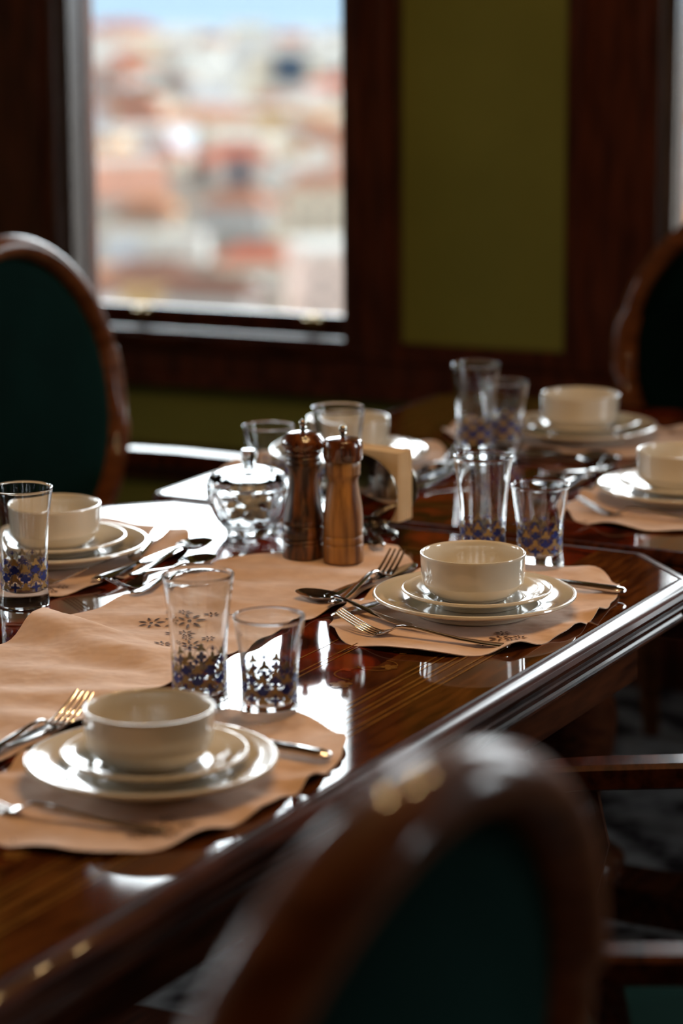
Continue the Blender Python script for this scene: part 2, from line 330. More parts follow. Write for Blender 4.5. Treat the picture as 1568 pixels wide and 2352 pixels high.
def table(label, u0, u1, v0, v1, ch_near, ch_far, inlay=True, peds=(), es=1.0):
    """local frame: x along U, y toward -V ; origin on the floor under the middle"""
    L = (u1 - u0) / 2; H = (v1 - v0) / 2; uc = (u0 + u1) / 2; vc = (v0 + v1) / 2
    t = thing('dining_table', label, 'table', P(uc, vc), pi / 2 - AZT)
    a, c = ch_near, ch_far
    pts = []
    for (x, y, k) in ((-L, -H, a), (L, -H, c), (L, H, c), (-L, H, a)):
        sx = 1 if x < 0 else -1; sy = 1 if y < 0 else -1
        p1 = (x, y + sy * k); p2 = (x + sx * k, y)
        pts += ([p1, p2] if (x < 0) == (y < 0) else [p2, p1])
    # counter-clockwise outline; outward is to the right of travel
    b = MB(); q = offset_poly(pts, -.02)
    b.add([(p.x, p.y, 0) for p in offset_poly(pts, -.0005)], [tuple(range(len(pts)))])
    if inlay:
        for s in (-1, 1):
            for off in (.055, .063, .078, .086, .10, .108):
                yy = s * (H - off); strip(b, [(-L + .08 + off, yy), (L - .08 - off, yy)], .0028, 1)
            for off in (.205, .213, .24): yy = s * (H - off); strip(b, [(-L + .2, yy), (L - .25, yy)], .0022, 1)
            random.seed(5)
            x = -L + .22
            while x < L - .2:
                flower(b, x, s * (H - .150), .013, 1, random.random() * 6, .0006, 5)
                flower(b, x + .055, s * (H - .172), .008, 2, random.random() * 6, .0006, 4)
                flower(b, x + .085, s * (H - .135), .010, 1, random.random() * 6, .0006, 5)
                cpts = [(x + .02 + .035 * (1 - cos(q_)) * .9, s * (H - .150 - .028 * sin(q_ * 1.25))) for q_ in [i * pi / 14 for i in range(15)]]
                strip(b, cpts, .0016, 1, .0005)
                cp2 = [(x + .085 + .022 * cos(q_), s * (H - .150 + .022 * sin(q_))) for q_ in [i * pi * 1.3 / 14 for i in range(15)]]
                strip(b, cp2, .0014, 1, .0007); x += .15
        for xx in (L - .10, L - .108, L - .125): strip(b, [(xx, -H + .12), (xx, H - .12)], .0026, 1)
        for xx in (-L + .10, -L + .108): strip(b, [(xx, -H + .12), (xx, H - .12)], .0026, 1)
        for s in (-1, 1): flower(b, L - .06, s * (H - .2), .016, 1, .3)
    b.build('table_top', [M['top'], M['inlay'], M['inlay_red']], t, smooth=False, loc=(0, 0, T))
    b = MB(); vs = []; fs = []; n = len(pts)
    for d, z in PROF[1:]:
        vs += [(p.x, p.y, z) for p in offset_poly(pts, d if d < 0 else d * es)]
    for i in range(len(PROF) - 2):
        for k in range(n): fs.append((i * n + k, i * n + (k + 1) % n, (i + 1) * n + (k + 1) % n, (i + 1) * n + k))
    b.add(vs, fs); o = b.build('edge_moulding', M['mahog'], t, angle=22, loc=(0, 0, T))
    b = MB(); ap = offset_poly(pts, -.045); vs = [(p.x, p.y, -.054) for p in ap] + [(p.x, p.y, -.13) for p in ap]
    ai = offset_poly(pts, -.07); vs += [(p.x, p.y, -.13) for p in ai] + [(p.x, p.y, -.054) for p in ai]
    fs = [];
    for r in range(3):
        for k in range(n): fs.append((r * n + k, r * n + (k + 1) % n, (r + 1) * n + (k + 1) % n, (r + 1) * n + k))
    b.add(vs, fs); fl = [(p.x, p.y, -.0535) for p in offset_poly(pts, -.019)]; b.add(fl, [tuple(range(n))])
    b.build('apron', M['mahog'], t, smooth=False, loc=(0, 0, T))
    for x in peds:
        b = MB(); b.lathe([(0, .10), (.09, .10), (.09, .13), (.05, .16), (.045, .22), (.07, .30), (.075, .36), (.05, .46), (.04, .56), (.06, .62), (.08, .66), (.11, .69), (.11, .70), (0, .70)], 32)
        b.box(-.05, .05, -.30, .30, .05, .11); b.box(-.06, .06, -.32, -.26, 0, .06); b.box(-.06, .06, .26, .32, 0, .06)
        b.build('pedestal', M['mahog'], t, loc=(x, 0, 0), bevel=.004)
    return t
table('nearer mahogany dining table with clipped corners and inlaid floral marquetry, set for three', 1.25, 3.078, -2.028, -1.128, .07, .10, True, (.62, -.5))
table('farther mahogany dining table pushed end to end behind the nearer one', 3.122, 4.10, -1.985, -1.10, .012, .05, True, (.0,), .45)

# ================================================================== CHAIRS
def make_chair(label, arms=False, group=None):
    t = thing('dining_chair', label, 'chair', group=group)
    RX, RZ, ZC, Y0, tilt = .262, .262, .785, -.235, radians(9)
    def bp(a, rx, rz, dy=0):
        z = rz * sin(a); return (rx * cos(a), Y0 - z * sin(tilt) + dy * cos(tilt), ZC + z * cos(tilt) + dy * sin(tilt))
    b = MB(); b.tube([bp(2 * pi * k / 64, RX, RZ) for k in range(64)], .028, 16, closed=True, ry=.021)
    b.build('back_frame', M['chairwood'], t)
    for nm, s in (('back_cushion', 1), ('back_panel', -1)):
        b = MB(); vs = []; fs = []; R = 12; S = 48
        for i in range(R + 1):
            f = i / R
            for k in range(S):
                a = 2 * pi * k / S; h = (.030 if s > 0 else .018) * sqrt(max(0, 1 - f * f)) ** 1.0 * s
                vs.append(bp(a, (RX - .016) * f, (RZ - .016) * f, h))
        for i in range(R):
            for k in range(S): fs.append((i * S + k, i * S + (k + 1) % S, (i + 1) * S + (k + 1) % S, (i + 1) * S + k))
        b.add(vs, fs); b.build(nm, M['velvet'], t)
    b = MB(); vs = []; fs = []; R = 14; S = 48
    for i in range(R + 1):
        f = i / R
        for k in range(S):
            a = 2 * pi * k / S; se = 4; rr = 1 / ((abs(cos(a)) ** se + abs(sin(a)) ** se) ** (1 / se))
            vs.append((.235 * f * rr * cos(a) * (1 + .06 * sin(a)), .22 * f * rr * sin(a) + .02, .43 + .055 * sqrt(max(0, 1 - f ** 4))))
    for i in range(R):
        for k in range(S): fs.append((i * S + k, i * S + (k + 1) % S, (i + 1) * S + (k + 1) % S, (i + 1) * S + k))
    b.add(vs, fs); b.build('seat_cushion', M['velvet'], t)
    b = MB(); b.box(-.245, .245, .20, .25, .36, .435); b.box(-.245, .245, -.22, -.18, .36, .435); b.box(-.25, -.21, -.22, .25, .36, .435); b.box(.21, .25, -.22, .25, .36, .435)
    b.build('seat_frame', M['chairwood'], t, bevel=.008)
    for sx in (-1, 1):
        b = MB(); b.tube([(sx * .222, .215, .40), (sx * .225, .225, .25), (sx * .222, .215, .10), (sx * .222, .23, 0)], [.028, .025, .018, .015], 12); b.build('front_leg', M['chairwood'], t)
        b = MB(); b.tube([(sx * .20, -.20, .40), (sx * .20, -.22, .25), (sx * .205, -.25, .10), (sx * .21, -.28, 0)], [.025, .022, .019, .016], 12); b.build('rear_leg', M['chairwood'], t)
        b = MB(); b.tube([(sx * .17, -.20, .38), (sx * .175, -.205, .50), (sx * .17, Y0 + .03, .60)], [.022, .02, .018], 12); b.build('back_post', M['chairwood'], t)
        if arms:
            b = MB(); blade = [(-.245, .250, .650, .034), (-.20, .262, .655, .044), (-.10, .272, .656, .050), (.0, .275, .655, .052), (.10, .272, .652, .054), (.155, .268, .650, .050), (.175, .266, .648, .036)]
            vs = []; fs = []
            for y, x, z, w_ in blade:
                for q, zz in ((-1, -.012), (-.85, .008), (-.6, .0125), (.6, .0125), (.85, .008), (1, -.012), (.5, -.018), (-.5, -.018)): vs.append((sx * x + q * w_ / 2, y, z + zz))
            for i in range(len(blade) - 1):
                for k in range(8): fs.append((i * 8 + k, i * 8 + (k + 1) % 8, i * 8 + 8 + (k + 1) % 8, i * 8 + 8 + k))
            fs.append(tuple(range(8))); fs.append(tuple((len(blade) - 1) * 8 + k for k in range(8)))
            b.add(vs, fs)
            b.tube([(sx * .268, .13, .640), (sx * .268, .11, .57), (sx * .255, .13, .49), (sx * .245, .15, .42)], [.020, .015, .017, .02], 12)
            b.build('armrest', M['mahog'], t, angle=25)
    return t
CG = 'oval-backed dining chairs'
ch = make_chair('oval-backed green velvet armchair before the window at the left edge', True, CG)
ch.location = P(3.54, -2.27); ch.rotation_euler = (0, 0, -(AZT + pi / 2))
chh = make_chair('oval-backed green velvet armchair at the far head of the tables, upper right', arms=True, group=CG)
chh.location = P(4.37, -1.60); chh.rotation_euler = (0, 0, -(AZT + pi)); chh.rotation_euler[2] += 0
near = dup(ch, P(1.209, -.887), -(AZT - pi / 2), 'oval-backed chair in shadow at the bottom, nearest the camera, its rim catching an orange glint', CG); near.scale = (1.04,) * 3
dup(ch, P(2.329, -.832), -(AZT - radians(115)), 'armchair in deep shadow at the lower right edge, pushed towards the table', CG)

# ================================================================== CLOTHS
def leaf(b, x, y, L_, w_, a, z, mi):
    n = 10; vs = []
    for k in range(n):
        q = 2 * pi * k / n; lx = L_ / 2 * cos(q); ly = w_ / 2 * sin(q) * (1 - .3 * cos(q)); vs.append((x + lx * cos(a) - ly * sin(a), y + lx * sin(a) + ly * cos(a), z))
    b.add(vs, [tuple(range(n))], mi)
def cutwork(b, cx, cy, zf, s=1.0, seed=0):
    rnd = random.Random(seed)
    for (dx, dy, rr) in ((0, 0, .030), (-.045, .018, .02), (.048, .016, .02), (-.02, -.035, .018), (.03, -.03, .018)):
        x, y = cx + dx * s, cy + dy * s
        for k in range(7):
            a = k * 2 * pi / 7 + seed; px, py = x + rr * .62 * s * cos(a), y + rr * .62 * s * sin(a)
            leaf(b, px, py, rr * .50 * s, rr * .17 * s, a, zf(px, py) + .0012, 1)
            leaf(b, px + .001, py, rr * .66 * s, rr * .30 * s, a, zf(px, py) + .0009, 2)
        leaf(b, x, y, rr * .25 * s, rr * .25 * s, 0, zf(x, y) + .0012, 1)
def placemat(label, u, v, seed, turn=0.0, au=.226, av=.142, work=((-.13, -.085),)):
    """local x along U, y toward -V"""
    rnd = random.Random(seed); ph = [rnd.uniform(0, 6.28) for _ in range(8)]; R = 26; S = 160
    def rim(a):
        e = 2.6; r = 1 / ((abs(cos(a) / au) ** e + abs(sin(a) / av) ** e) ** (1 / e))
        return r * (1 + .016 * abs(sin(a * 11 + ph[0])) - .008 + .008 * sin(3 * a + ph[1]))
    def zf(x, y):
        a = atan2(y, x); f = sqrt(x * x + y * y) / rim(a); e = max(0, f - .62) / .38
        z = .0012 + e * e * (.0035 + .0035 * sin(11 * a + ph[2]) + .0018 * sin(17 * a + ph[3])) + .0007 * f * (1 + sin(x * 60 + ph[4] + 1.5 * sin(y * 35)))
        return z
    b = MB(); vs = [(0, 0, zf(1e-6, 0))]; fs = []
    for i in range(1, R + 1):
        f = (i / R) ** .8
        for k in range(S):
            a = 2 * pi * k / S; r = rim(a) * f; x, y = r * cos(a), r * sin(a); vs.append((x, y, zf(x, y)))
    for k in range(S): fs.append((0, 1 + k, 1 + (k + 1) % S))
    for i in range(R - 1):
        for k in range(S): o = 1 + i * S; fs.append((o + k, o + S + k, o + S + (k + 1) % S, o + (k + 1) % S))
    top = len(vs); vs2 = [(x, y, z - .0011) for x, y, z in vs]
    fs += [tuple(top + i for i in reversed(f)) for f in fs[:]]
    o = 1 + (R - 1) * S
    for k in range(S): fs.append((o + k, top + o + k, top + o + (k + 1) % S, o + (k + 1) % S))
    b.add(vs + vs2, fs)
    for wx, wy in work: cutwork(b, wx, wy, zf, .55, seed)
    m = b.build('placemat', [M['cloth'], M['hole'], M['thread']], loc=P(u, v, T), rot=(0, 0, pi / 2 - AZT + turn), angle=60)
    return tag(m, label, 'placemat', 'beige scalloped placemats')
placemat('beige scalloped cloth placemat at the bottom left, nearest the camera', 2.01, -1.283, 3)
placemat('beige scalloped cloth placemat under the sharply focused bowl at right of the near table', 2.735, -1.287, 7, .02)
placemat('beige cloth placemat at the left edge, under the tall tumbler and bowl', 2.70, -1.885, 11)
placemat('beige cloth placemat behind the wooden mills and napkin holder', 3.41, -1.85, 15)
placemat('beige cloth placemat at the far head of the table', 3.80, -1.61, 19, pi / 2)
placemat('beige cloth placemat at the right edge of the far table', 3.43, -1.288, 23)

def runner():
    b = MB(); NU, NV = 150, 44; u0, u1 = 1.45, 2.965
    def ul(s): return u0 + (u1 - u0) * s
    def edges(u):
        l = -1.690 + .004 * sin(u * 23) - (.012 * exp(-((u - 2.44) / .035) ** 2)); r = -1.440 + .004 * sin(u * 17 + 1)
        if u > 2.80: l += (u - 2.80) * .95
        if u > 2.875: r -= (u - 2.875) * .85
        return l, r
    def z(u, v):
        k = (v + 1.565) / .125
        d = u - (2.43 - .11 * (v + 1.70) * 3.0)                     # diagonal ridge of the turned-over end
        h = .016 * exp(-(d / .022) ** 2) * (.55 - .45 * k) if d > 0 else .016 * exp(-(d / .06) ** 2) * (.55 - .45 * k)
        h += .0022 * (1 + sin(u * 46 + 9 * v)) * (1 if u < 2.45 else .45) + .0016 * (1 + sin(u * 71 - 22 * v + 2))
        h += .004 * exp(-((u - 2.20 - .5 * (v + 1.5)) / .03) ** 2) + .005 * exp(-((u - 2.33 + .3 * (v + 1.5)) / .02) ** 2)
        h += .003 * exp(-((u - 2.62 + .35 * (v + 1.6)) / .018) ** 2)
        return .0013 + h
    vs = []; fs = []
    for i in range(NU + 1):
        u = ul(i / NU); l, r = edges(u)
        for j in range(NV + 1):
            v = l + (r - l) * j / NV; vs.append(tuple(P(u, v, z(u, v))))
    for i in range(NU):
        for j in range(NV): a = i * (NV + 1) + j; fs.append((a, a + 1, a + NV + 2, a + NV + 1))
    n = len(vs); vs2 = [(x, y, q - .0011) for x, y, q in vs]; fs += [tuple(n + i for i in reversed(f)) for f in fs[:]]
    bd = [j for j in range(NV + 1)] + [i * (NV + 1) + NV for i in range(1, NU + 1)] + [NU * (NV + 1) + j for j in range(NV - 1, -1, -1)] + [i * (NV + 1) for i in range(NU - 1, 0, -1)]
    for i in range(len(bd)): a, c = bd[i], bd[(i + 1) % len(bd)]; fs.append((a, c, n + c, n + a))
    b.add(vs, []) ; b.v += vs2
    for f in fs: b.f.append(f); b.m.append(0)
    for (cu, cv, s) in ((2.505, -1.555, 1.0), (2.42, -1.50, .7)):
        c = MB(); cutwork(c, 0, 0, lambda x, y: 0, s, 1)
        vv = []
        for x, y, q in c.v: u_, v_ = cu + x, cv + y; vv.append(tuple(P(u_, v_, z(u_, v_) + q)))
        o = len(b.v); b.v += vv
        for f, m in zip(c.f, c.m): b.f.append(tuple(o + i for i in f)); b.m.append(m)
    o = b.build('table_runner', [M['cloth'], M['hole'], M['thread']], loc=(0, 0, T), angle=60)
    tag(o, 'rumpled beige cloth table runner with cutwork embroidery along the middle of the table', 'table runner')
runner()

# ================================================================== CHINA
def china(name, prof, cat):
    b = MB(); b.lathe(prof, 96); o = b.build(name, M['china'], angle=50); o['category'] = cat; return o
PLATE = [(0, .006), (.050, .005), (.066, .0045), (.067, 0), (.071, 0), (.073, .004), (.088, .009), (.104, .0145), (.115, .0175), (.1185, .0185), (.1205, .0205), (.1200, .0225), (.1180, .0232),
         (.1160, .0228), (.112, .0212), (.1095, .0210), (.098, .0175), (.086, .0135), (.082, .0118), (.078, .0098), (.072, .0090), (0, .0090)]
SIDE_P = [(r * .74, z * .85) for r, z in PLATE]
BOWL = [(0, .003), (.036, .003), (.037, 0), (.041, 0), (.042, .0025), (.047, .004), (.053, .0085), (.0575, .0145), (.0600, .0185), (.0605, .0195), (.0602, .0205), (.0612, .030), (.0618, .044), (.0622, .0495), (.0625, .0518), (.0620, .0535), (.0606, .0540),
        (.0592, .0532), (.0585, .0510), (.0580, .040), (.0570, .022), (.0530, .0125), (.045, .0078), (0, .0070)]
plate0 = china('dinner_plate', PLATE, 'plate'); side0 = china('side_plate', SIDE_P, 'plate'); bowl0 = china('soup_bowl', BOWL, 'bowl')
SET = [(1.998, -1.281, 'at the bottom left, nearest the camera'), (2.711, -1.282, 'at right of the near table, in focus'), (2.712, -1.880, 'at the left edge behind the tall tumbler'),
       (3.430, -1.832, 'behind the wooden mills'), (3.780, -1.602, 'at the far head of the table'), (3.410, -1.290, 'at the right edge of the far table')]
for i, (u, v, wh) in enumerate(SET):
    for pr, z, wd_, gr in ((plate0, .0032, 'wide ivory dinner plate under the smaller plate ', 'ivory dinner plates'), (side0, .0126, 'small ivory plate under the bowl ', 'small ivory plates'), (bowl0, .0206, 'straight-sided ivory soup bowl on two plates ', 'ivory soup bowls')):
        o = pr if i == 0 else pr.copy()
        if i: COL.objects.link(o)
        du, dv = ((0, 0) if pr is plate0 else ((.003, .002) if pr is side0 else (0, -.002)))
        o.location = P(u + du, v + dv, T + z); o.rotation_euler = (0, 0, i * 1.1); o['label'] = wd_ + wh; o['group'] = gr

# ================================================================== GLASSES
def rprof(prof, z):
    for (r0, z0), (r1, z1) in zip(prof, prof[1:]):
        if z0 <= z <= z1: return r0 + (r1 - r0) * (z - z0) / max(1e-9, z1 - z0)
    return prof[-1][0]
def smoothprof(pts, n=40):
    # Catmull-Rom through (r,z)
    out = []
    P_ = [pts[0]] + pts + [pts[-1]]
    for i in range(1, len(P_) - 2):
        for k in range(8):
            t = k / 8; q = []
            for c in (0, 1):
                a, b_, c_, d = P_[i - 1][c], P_[i][c], P_[i + 1][c], P_[i + 2][c]
                q.append(.5 * (2 * b_ + (c_ - a) * t + (2 * a - 5 * b_ + 4 * c_ - d) * t * t + (3 * b_ - a - 3 * c_ + d) * t ** 3))
            out.append(tuple(q))
    out.append(pts[-1]); return out
def make_tumbler(kind):
    if kind == 'tall':
        outer = smoothprof([(.0300, .0015), (.0302, .008), (.0288, .020), (.0283, .045), (.0295, .075), (.0328, .110), (.0372, .1435)]); H = .145; fl = .019
    else:
        outer = smoothprof([(.0300, .0015), (.0302, .008), (.0288, .018), (.0283, .035), (.0300, .060), (.0335, .085), (.0370, .1075)]); H = .109; fl = .017
    th = .0016
    prof = [(0, .0012), (.024, .0010), (.0275, 0), (.0292, .0004)] + outer + [(outer[-1][0] - .0002, H - .0004), (outer[-1][0] - .0012, H)]
    inner = [(r - th, z) for r, z in outer if z > fl + .006][::-1]
    inner[0] = (outer[-1][0] - th - .0004, H - .0012)
    prof += inner + [(inner[-1][0] - .0015, fl + .0022), (inner[-1][0] - .006, fl + .0003), (0, fl)]
    b = MB(); b.lathe(prof, 96)
    # printed enamel band on the outside
    def at(s, z): r = rprof(outer, z) + .00025; a = s / .0288; return (r * cos(a), r * sin(a), z)
    def shape(s, z, fn, n, mi, r):
        b.add([at(s + r * fn(2 * pi * k / n) * cos(2 * pi * k / n), z + r * fn(2 * pi * k / n) * sin(2 * pi * k / n)) for k in range(n)], [tuple(range(n))], mi)
    quat = lambda a: .55 + .45 * abs(cos(2 * a)); cross = lambda a: .35 + .65 * abs(cos(2 * a)) ** 3; pal = lambda a: .45 + .55 * abs(cos(1.5 * (a - pi / 2))) ** 2
    def ring(s, z, r, w, mi, a0=0, a1=2 * pi, n=16):
        vs = []
        for k in range(n + 1):
            a = a0 + (a1 - a0) * k / n; vs += [at(s + (r + w / 2) * cos(a), z + (r + w / 2) * sin(a)), at(s + (r - w / 2) * cos(a), z + (r - w / 2) * sin(a))]
        b.add(vs, [(2 * k, 2 * k + 1, 2 * k + 3, 2 * k + 2) for k in range(n)], mi)
    NR = 7; step = 2 * pi * .0288 / NR; z0 = fl + .004; Zs = 1.42
    def sh(s_, dz, fn, n, mi, r): shape(s_, z0 + dz * Zs, fn, n, mi, r * 1.28)
    for k in range(NR):
        s = k * step; h = s + step / 2
        sh(s, .0035, pal, 24, 2, .0045); sh(h, .0035, cross, 24, 1, .0050)
        sh(s, .0105, quat, 24, 1, .0052); sh(h, .0105, pal, 24, 2, .0052)
        sh(s + step / 4, .007, cross, 16, 2, .0036); sh(s - step / 4, .007, cross, 16, 2, .0036)
        sh(s + step / 4, .0145, cross, 16, 1, .0034); sh(s - step / 4, .0145, cross, 16, 1, .0034)
        sh(s, .0185, pal, 24, 2, .0048); sh(h, .0180, quat, 24, 1, .0046)
        sh(h, .0245, pal, 24, 2, .0042); sh(s, .0250, cross, 16, 1, .0028)
        ring(s, z0 + .0150, .0088, .0006, 1); ring(h, z0 + .0265, .0080, .0006, 2); ring(h, z0 + .004, .008, .0006, 1, 0, pi)
        ring(s, z0 + .0310, .0072, .0006, 1, 0, pi)
    o = b.build('tall_tumbler' if kind == 'tall' else 'short_tumbler', [M['glass'], M['blue'], M['gold']], angle=40)
    return o
tall0 = make_tumbler('tall'); short0 = make_tumbler('short')
GL = [('tall', 2.222, -1.364, 'tall flared tumbler with blue and gold print, in the foreground beside the runner', 0, .2),
      ('short', 2.228, -1.284, 'short flared tumbler with blue and gold print, in front of the bright table reflection', 0, .9),
      ('tall', 2.925, -1.372, 'tall flared tumbler with blue and gold print, behind the sharply focused bowl', 0, 1.3),
      ('short', 2.954, -1.306, 'short flared tumbler with blue and gold print, at the right of the focused bowl', .0, 2.2),
      ('tall', 2.499, -1.778, 'tall flared tumbler with blue print at the left edge of the picture', 0, 3.1),
      ('tall', 3.150, -1.700, 'taller of the two glasses directly behind the dark pepper mill', 0, .4),
      ('short', 3.150, -1.812, 'short glass behind the lidded glass bowl, its rim shining white', 0, 1.8),
      ('tall', 3.575, -1.690, 'blurred tall tumbler before the wood band under the green wall panel', 0, 2.7),
      ('short', 3.640, -1.672, 'blurred short tumbler half hidden behind the far tall tumbler', 0, .1),
      ('tall', 3.60, -1.215, 'blurred tall tumbler cut by the right edge beside the far armchair', 0, 1.1)]
used = set()
for kind, u, v, lab, z, rz in GL:
    pr = tall0 if kind == 'tall' else short0
    o = pr if kind not in used else pr.copy()
    if kind in used: COL.objects.link(o)
    used.add(kind); o.location = P(u, v, T + .0006 + z); o.rotation_euler = (0, 0, rz); tag(o, lab, 'glass', 'printed flared tumblers')

# ================================================================== CUTLERY   (local: handle end at origin, length along +x)
def blade_sweep(b, st, nx=7, mi=0):
    """st: (x, y, z, width, thick, sag) stations"""
    vs = []; fs = []; m = nx + 1
    for x, y, z, w, th, sg in st:
        for top in (0, 1):
            for j in range(m):
                q = -1 + 2 * j / nx; e = th / 2 * sqrt(max(0, 1 - q * q * .92)); zz = z + sg * (q * q - 1)
                vs.append((x, y + w / 2 * q, zz + (e if top else -e)))
    n = 2 * m
    for i in range(len(st) - 1):
        o, p = i * n, (i + 1) * n
        for j in range(nx):
            fs.append((o + j, p + j, p + j + 1, o + j + 1)); fs.append((o + m + j, o + m + j + 1, p + m + j + 1, p + m + j))
        fs.append((o, o + m, p + m, p)); fs.append((o + nx, p + nx, p + m + nx, o + m + nx))
    for o in (0, (len(st) - 1) * n):
        for j in range(nx): fs.append((o + j, o + j + 1, o + m + j + 1, o + m + j))
    b.add(vs, fs, mi)
HANDLE = [(0, 0, .0022, .006, .0016, 0), (.002, 0, .0022, .013, .0022, 0), (.008, 0, .0022, .0165, .0026, 0), (.03, 0, .0024, .015, .0026, 0), (.06, 0, .004, .0115, .003, 0), (.09, 0, .0075, .0085, .0036, 0), (.115, 0, .0110, .0062, .0040, 0), (.130, 0, .0115, .0058, .0040, 0)]
def make_fork(tip=.021):
    t = thing('fork', '', 'fork')
    b = MB(); blade_sweep(b, HANDLE + [(.138, 0, .0100, .007, .0034, 0)]); b.build('handle', M['steel'], t)
    b = MB(); blade_sweep(b, [(.137, 0, .0102, .0066, .0034, 0), (.143, 0, .0070, .012, .0026, .0006), (.150, 0, .0035, .0205, .0022, .0015), (.158, 0, .0016, .0245, .0020, .0020), (.163, 0, .0012, .0250, .002, .0018)])
    for k in range(4):
        y = -.0102 + .0068 * k
        blade_sweep(b, [(.161 + .048 * s, y * (1 - .04 * s), .0010 + tip * s ** 1.35, (.0045 - .0018 * s), .0022 - .0006 * s, 0) for s in [i / 9 for i in range(10)]], 4)
    b.build('tines', M['steel'], t); return t
def make_spoon():
    t = thing('spoon', '', 'spoon')
    b = MB(); blade_sweep(b, HANDLE + [(.138, 0, .0105, .0062, .0036, 0)]); b.build('handle', M['steel'], t)
    b = MB(); st = []
    for i in range(17):
        s = i / 16; x = .137 + .062 * s; w = .042 * sqrt(max(0, 1 - (2 * (s * .93 + .035) - 1) ** 2)) ** .85 * (1 - .12 * s) if s > .06 else .0065 + s * .12
        st.append((x, 0, .0095 - .0015 * s, max(w, .003), .0018, .0085 * (4 * s * (1 - s)) ** .8))
    blade_sweep(b, st, 10); b.build('spoon_bowl', M['steel'], t); return t
def make_knife():
    t = thing('knife', '', 'knife')
    b = MB(); blade_sweep(b, [(0, 0, .0045, .008, .004, 0), (.003, 0, .0045, .015, .007, 0), (.012, 0, .0045, .019, .0085, 0), (.05, 0, .0045, .0165, .0085, 0), (.085, 0, .0045, .0135, .0075, 0), (.093, 0, .0045, .011, .007, 0), (.095, 0, .0045, .0135, .008, 0), (.098, 0, .0045, .0135, .008, 0), (.100, 0, .0045, .009, .005, 0)])
    b.build('handle', M['steel'], t)
    b = MB(); blade_sweep(b, [(.0995, 0, .0045, .009, .0036, 0), (.105, -.001, .0045, .013, .0022, 0), (.13, -.001, .0042, .0185, .0018, 0), (.17, -.0005, .0036, .0195, .0016, 0), (.195, .001, .0032, .0165, .0014, 0), (.205, .003, .003, .0115, .0012, 0), (.2095, .005, .003, .005, .001, 0)])
    b.build('blade', M['steel'], t); return t
CUT = {'fork': make_fork(), 'spoon': make_spoon(), 'knife': make_knife()}; seen = set()
def cut(kind, end, to, z, lab, pitch=0, roll=0):
    a = P(*end); c = P(*to); ang = atan2(c.y - a.y, c.x - a.x)
    pr = CUT[kind]
    if kind not in seen: seen.add(kind); r = pr
    else: r = dup(pr, (0, 0, 0), 0, lab)
    r.location = (a.x, a.y, T + .0035 + z); r.rotation_euler = (roll, -pitch, ang); r['label'] = lab; r['group'] = 'steel ' + {'fork': 'forks', 'spoon': 'spoons', 'knife': 'knives'}[kind]
# focused setting B
cut('fork', (2.577, -1.174), (2.564, -1.335), .0, 'steel fork lying tines-up on the cloth in front of the focused plates')
cut('knife', (2.856, -1.150), (2.860, -1.25), .002, 'knife handle poking out right of the focused plates on the cloth edge')
cut('knife', (2.672, -1.458), (2.80, -1.448), .0, 'knife with thick handle lying left of the focused plates, under the fork')
cut('fork', (2.632, -1.430), (2.80, -1.446), .007, 'fork with tines pointing away over the knife, beside the runner tip')
cut('spoon', (2.602, -1.312), (2.672, -1.489), .001, 'spoon whose bowl rests on the runner, left of the focused plates')
cut('knife', (2.797, -1.343), (2.601, -1.418), .0, 'knife whose blunt end shows under the front fork tines')
# left setting C
cut('knife', (2.612, -1.752), (2.814, -1.754), .001, 'knife along the edge of the left placemat, handle toward the camera')
cut('spoon', (2.648, -1.722), (2.84, -1.733), .005, 'spoon reflecting orange lamp light, beside the left placemat')
cut('fork', (2.776, -1.700), (2.569, -1.702), .001, 'fork with tines toward the camera on the bare table left of the runner')
cut('spoon', (2.575, -1.672), (2.76, -1.684), .004, 'spoon lying beside the runner, seen through the foreground tumbler rim')
cut('knife', (2.735, -1.775), (2.925, -1.846), .0, 'knife tip sticking out behind the left plate')
cut('fork', (2.585, -1.965), (2.592, -1.80), .0, 'fork whose tines show right of the left tumbler foot')
# near setting A
cut('fork', (1.871, -1.187), (1.853, -1.344), .0, 'blurred fork on the cloth in front of the nearest plates')
cut('knife', (2.119, -1.155), (2.126, -1.25), .002, 'blurred knife handle at the right of the nearest plates')
cut('fork', (1.925, -1.452), (2.10, -1.448), .006, 'blurred fork tips touching the runner at the left of the nearest plates')
cut('knife', (1.90, -1.462), (2.10, -1.455), .0, 'blurred knife left of the nearest plates')
cut('spoon', (1.80, -1.440), (1.985, -1.462), .0, 'blurred spoon at the far lower left beside the nearest plates')
# far table
cut('fork', (3.285, -1.180), (3.270, -1.345), .0, 'fork lying in front of the plates at the right edge')
cut('knife', (3.36, -1.475), (3.56, -1.470), .0, 'knife left of the plates at the right edge')
cut('fork', (3.335, -1.455), (3.52, -1.449), .007, 'fork crossing the knife left of the plates at the right edge')
cut('spoon', (3.575, -1.470), (3.44, -1.490), .001, 'spoon at the far left of the right-edge setting')
cut('spoon', (3.90, -1.765), (3.70, -1.752), .001, 'blurred spoon left of the far head plates')
cut('fork', (3.705, -1.785), (3.88, -1.790), .001, 'blurred fork left of the far head plates')
cut('knife', (3.62, -1.47), (3.605, -1.655), .0, 'blurred knife in front of the far head plates')
cut('spoon', (3.575, -1.66), (3.59, -1.47), .0, 'blurred spoon on bare wood in front of the far head plates')
cut('knife', (3.335, -1.678), (3.50, -1.664), .0, 'blurred knife right of the plates behind the napkin holder')
cut('fork', (3.31, -1.703), (3.49, -1.690), .001, 'blurred fork right of the plates behind the napkin holder')
cut('spoon', (3.29, -1.655), (3.45, -1.640), .001, 'blurred spoon at the right of the napkin holder')
cut('knife', (2.925, -1.520), (3.05, -1.610), .004, 'knife end glinting between the honey-coloured mill and napkin holder')

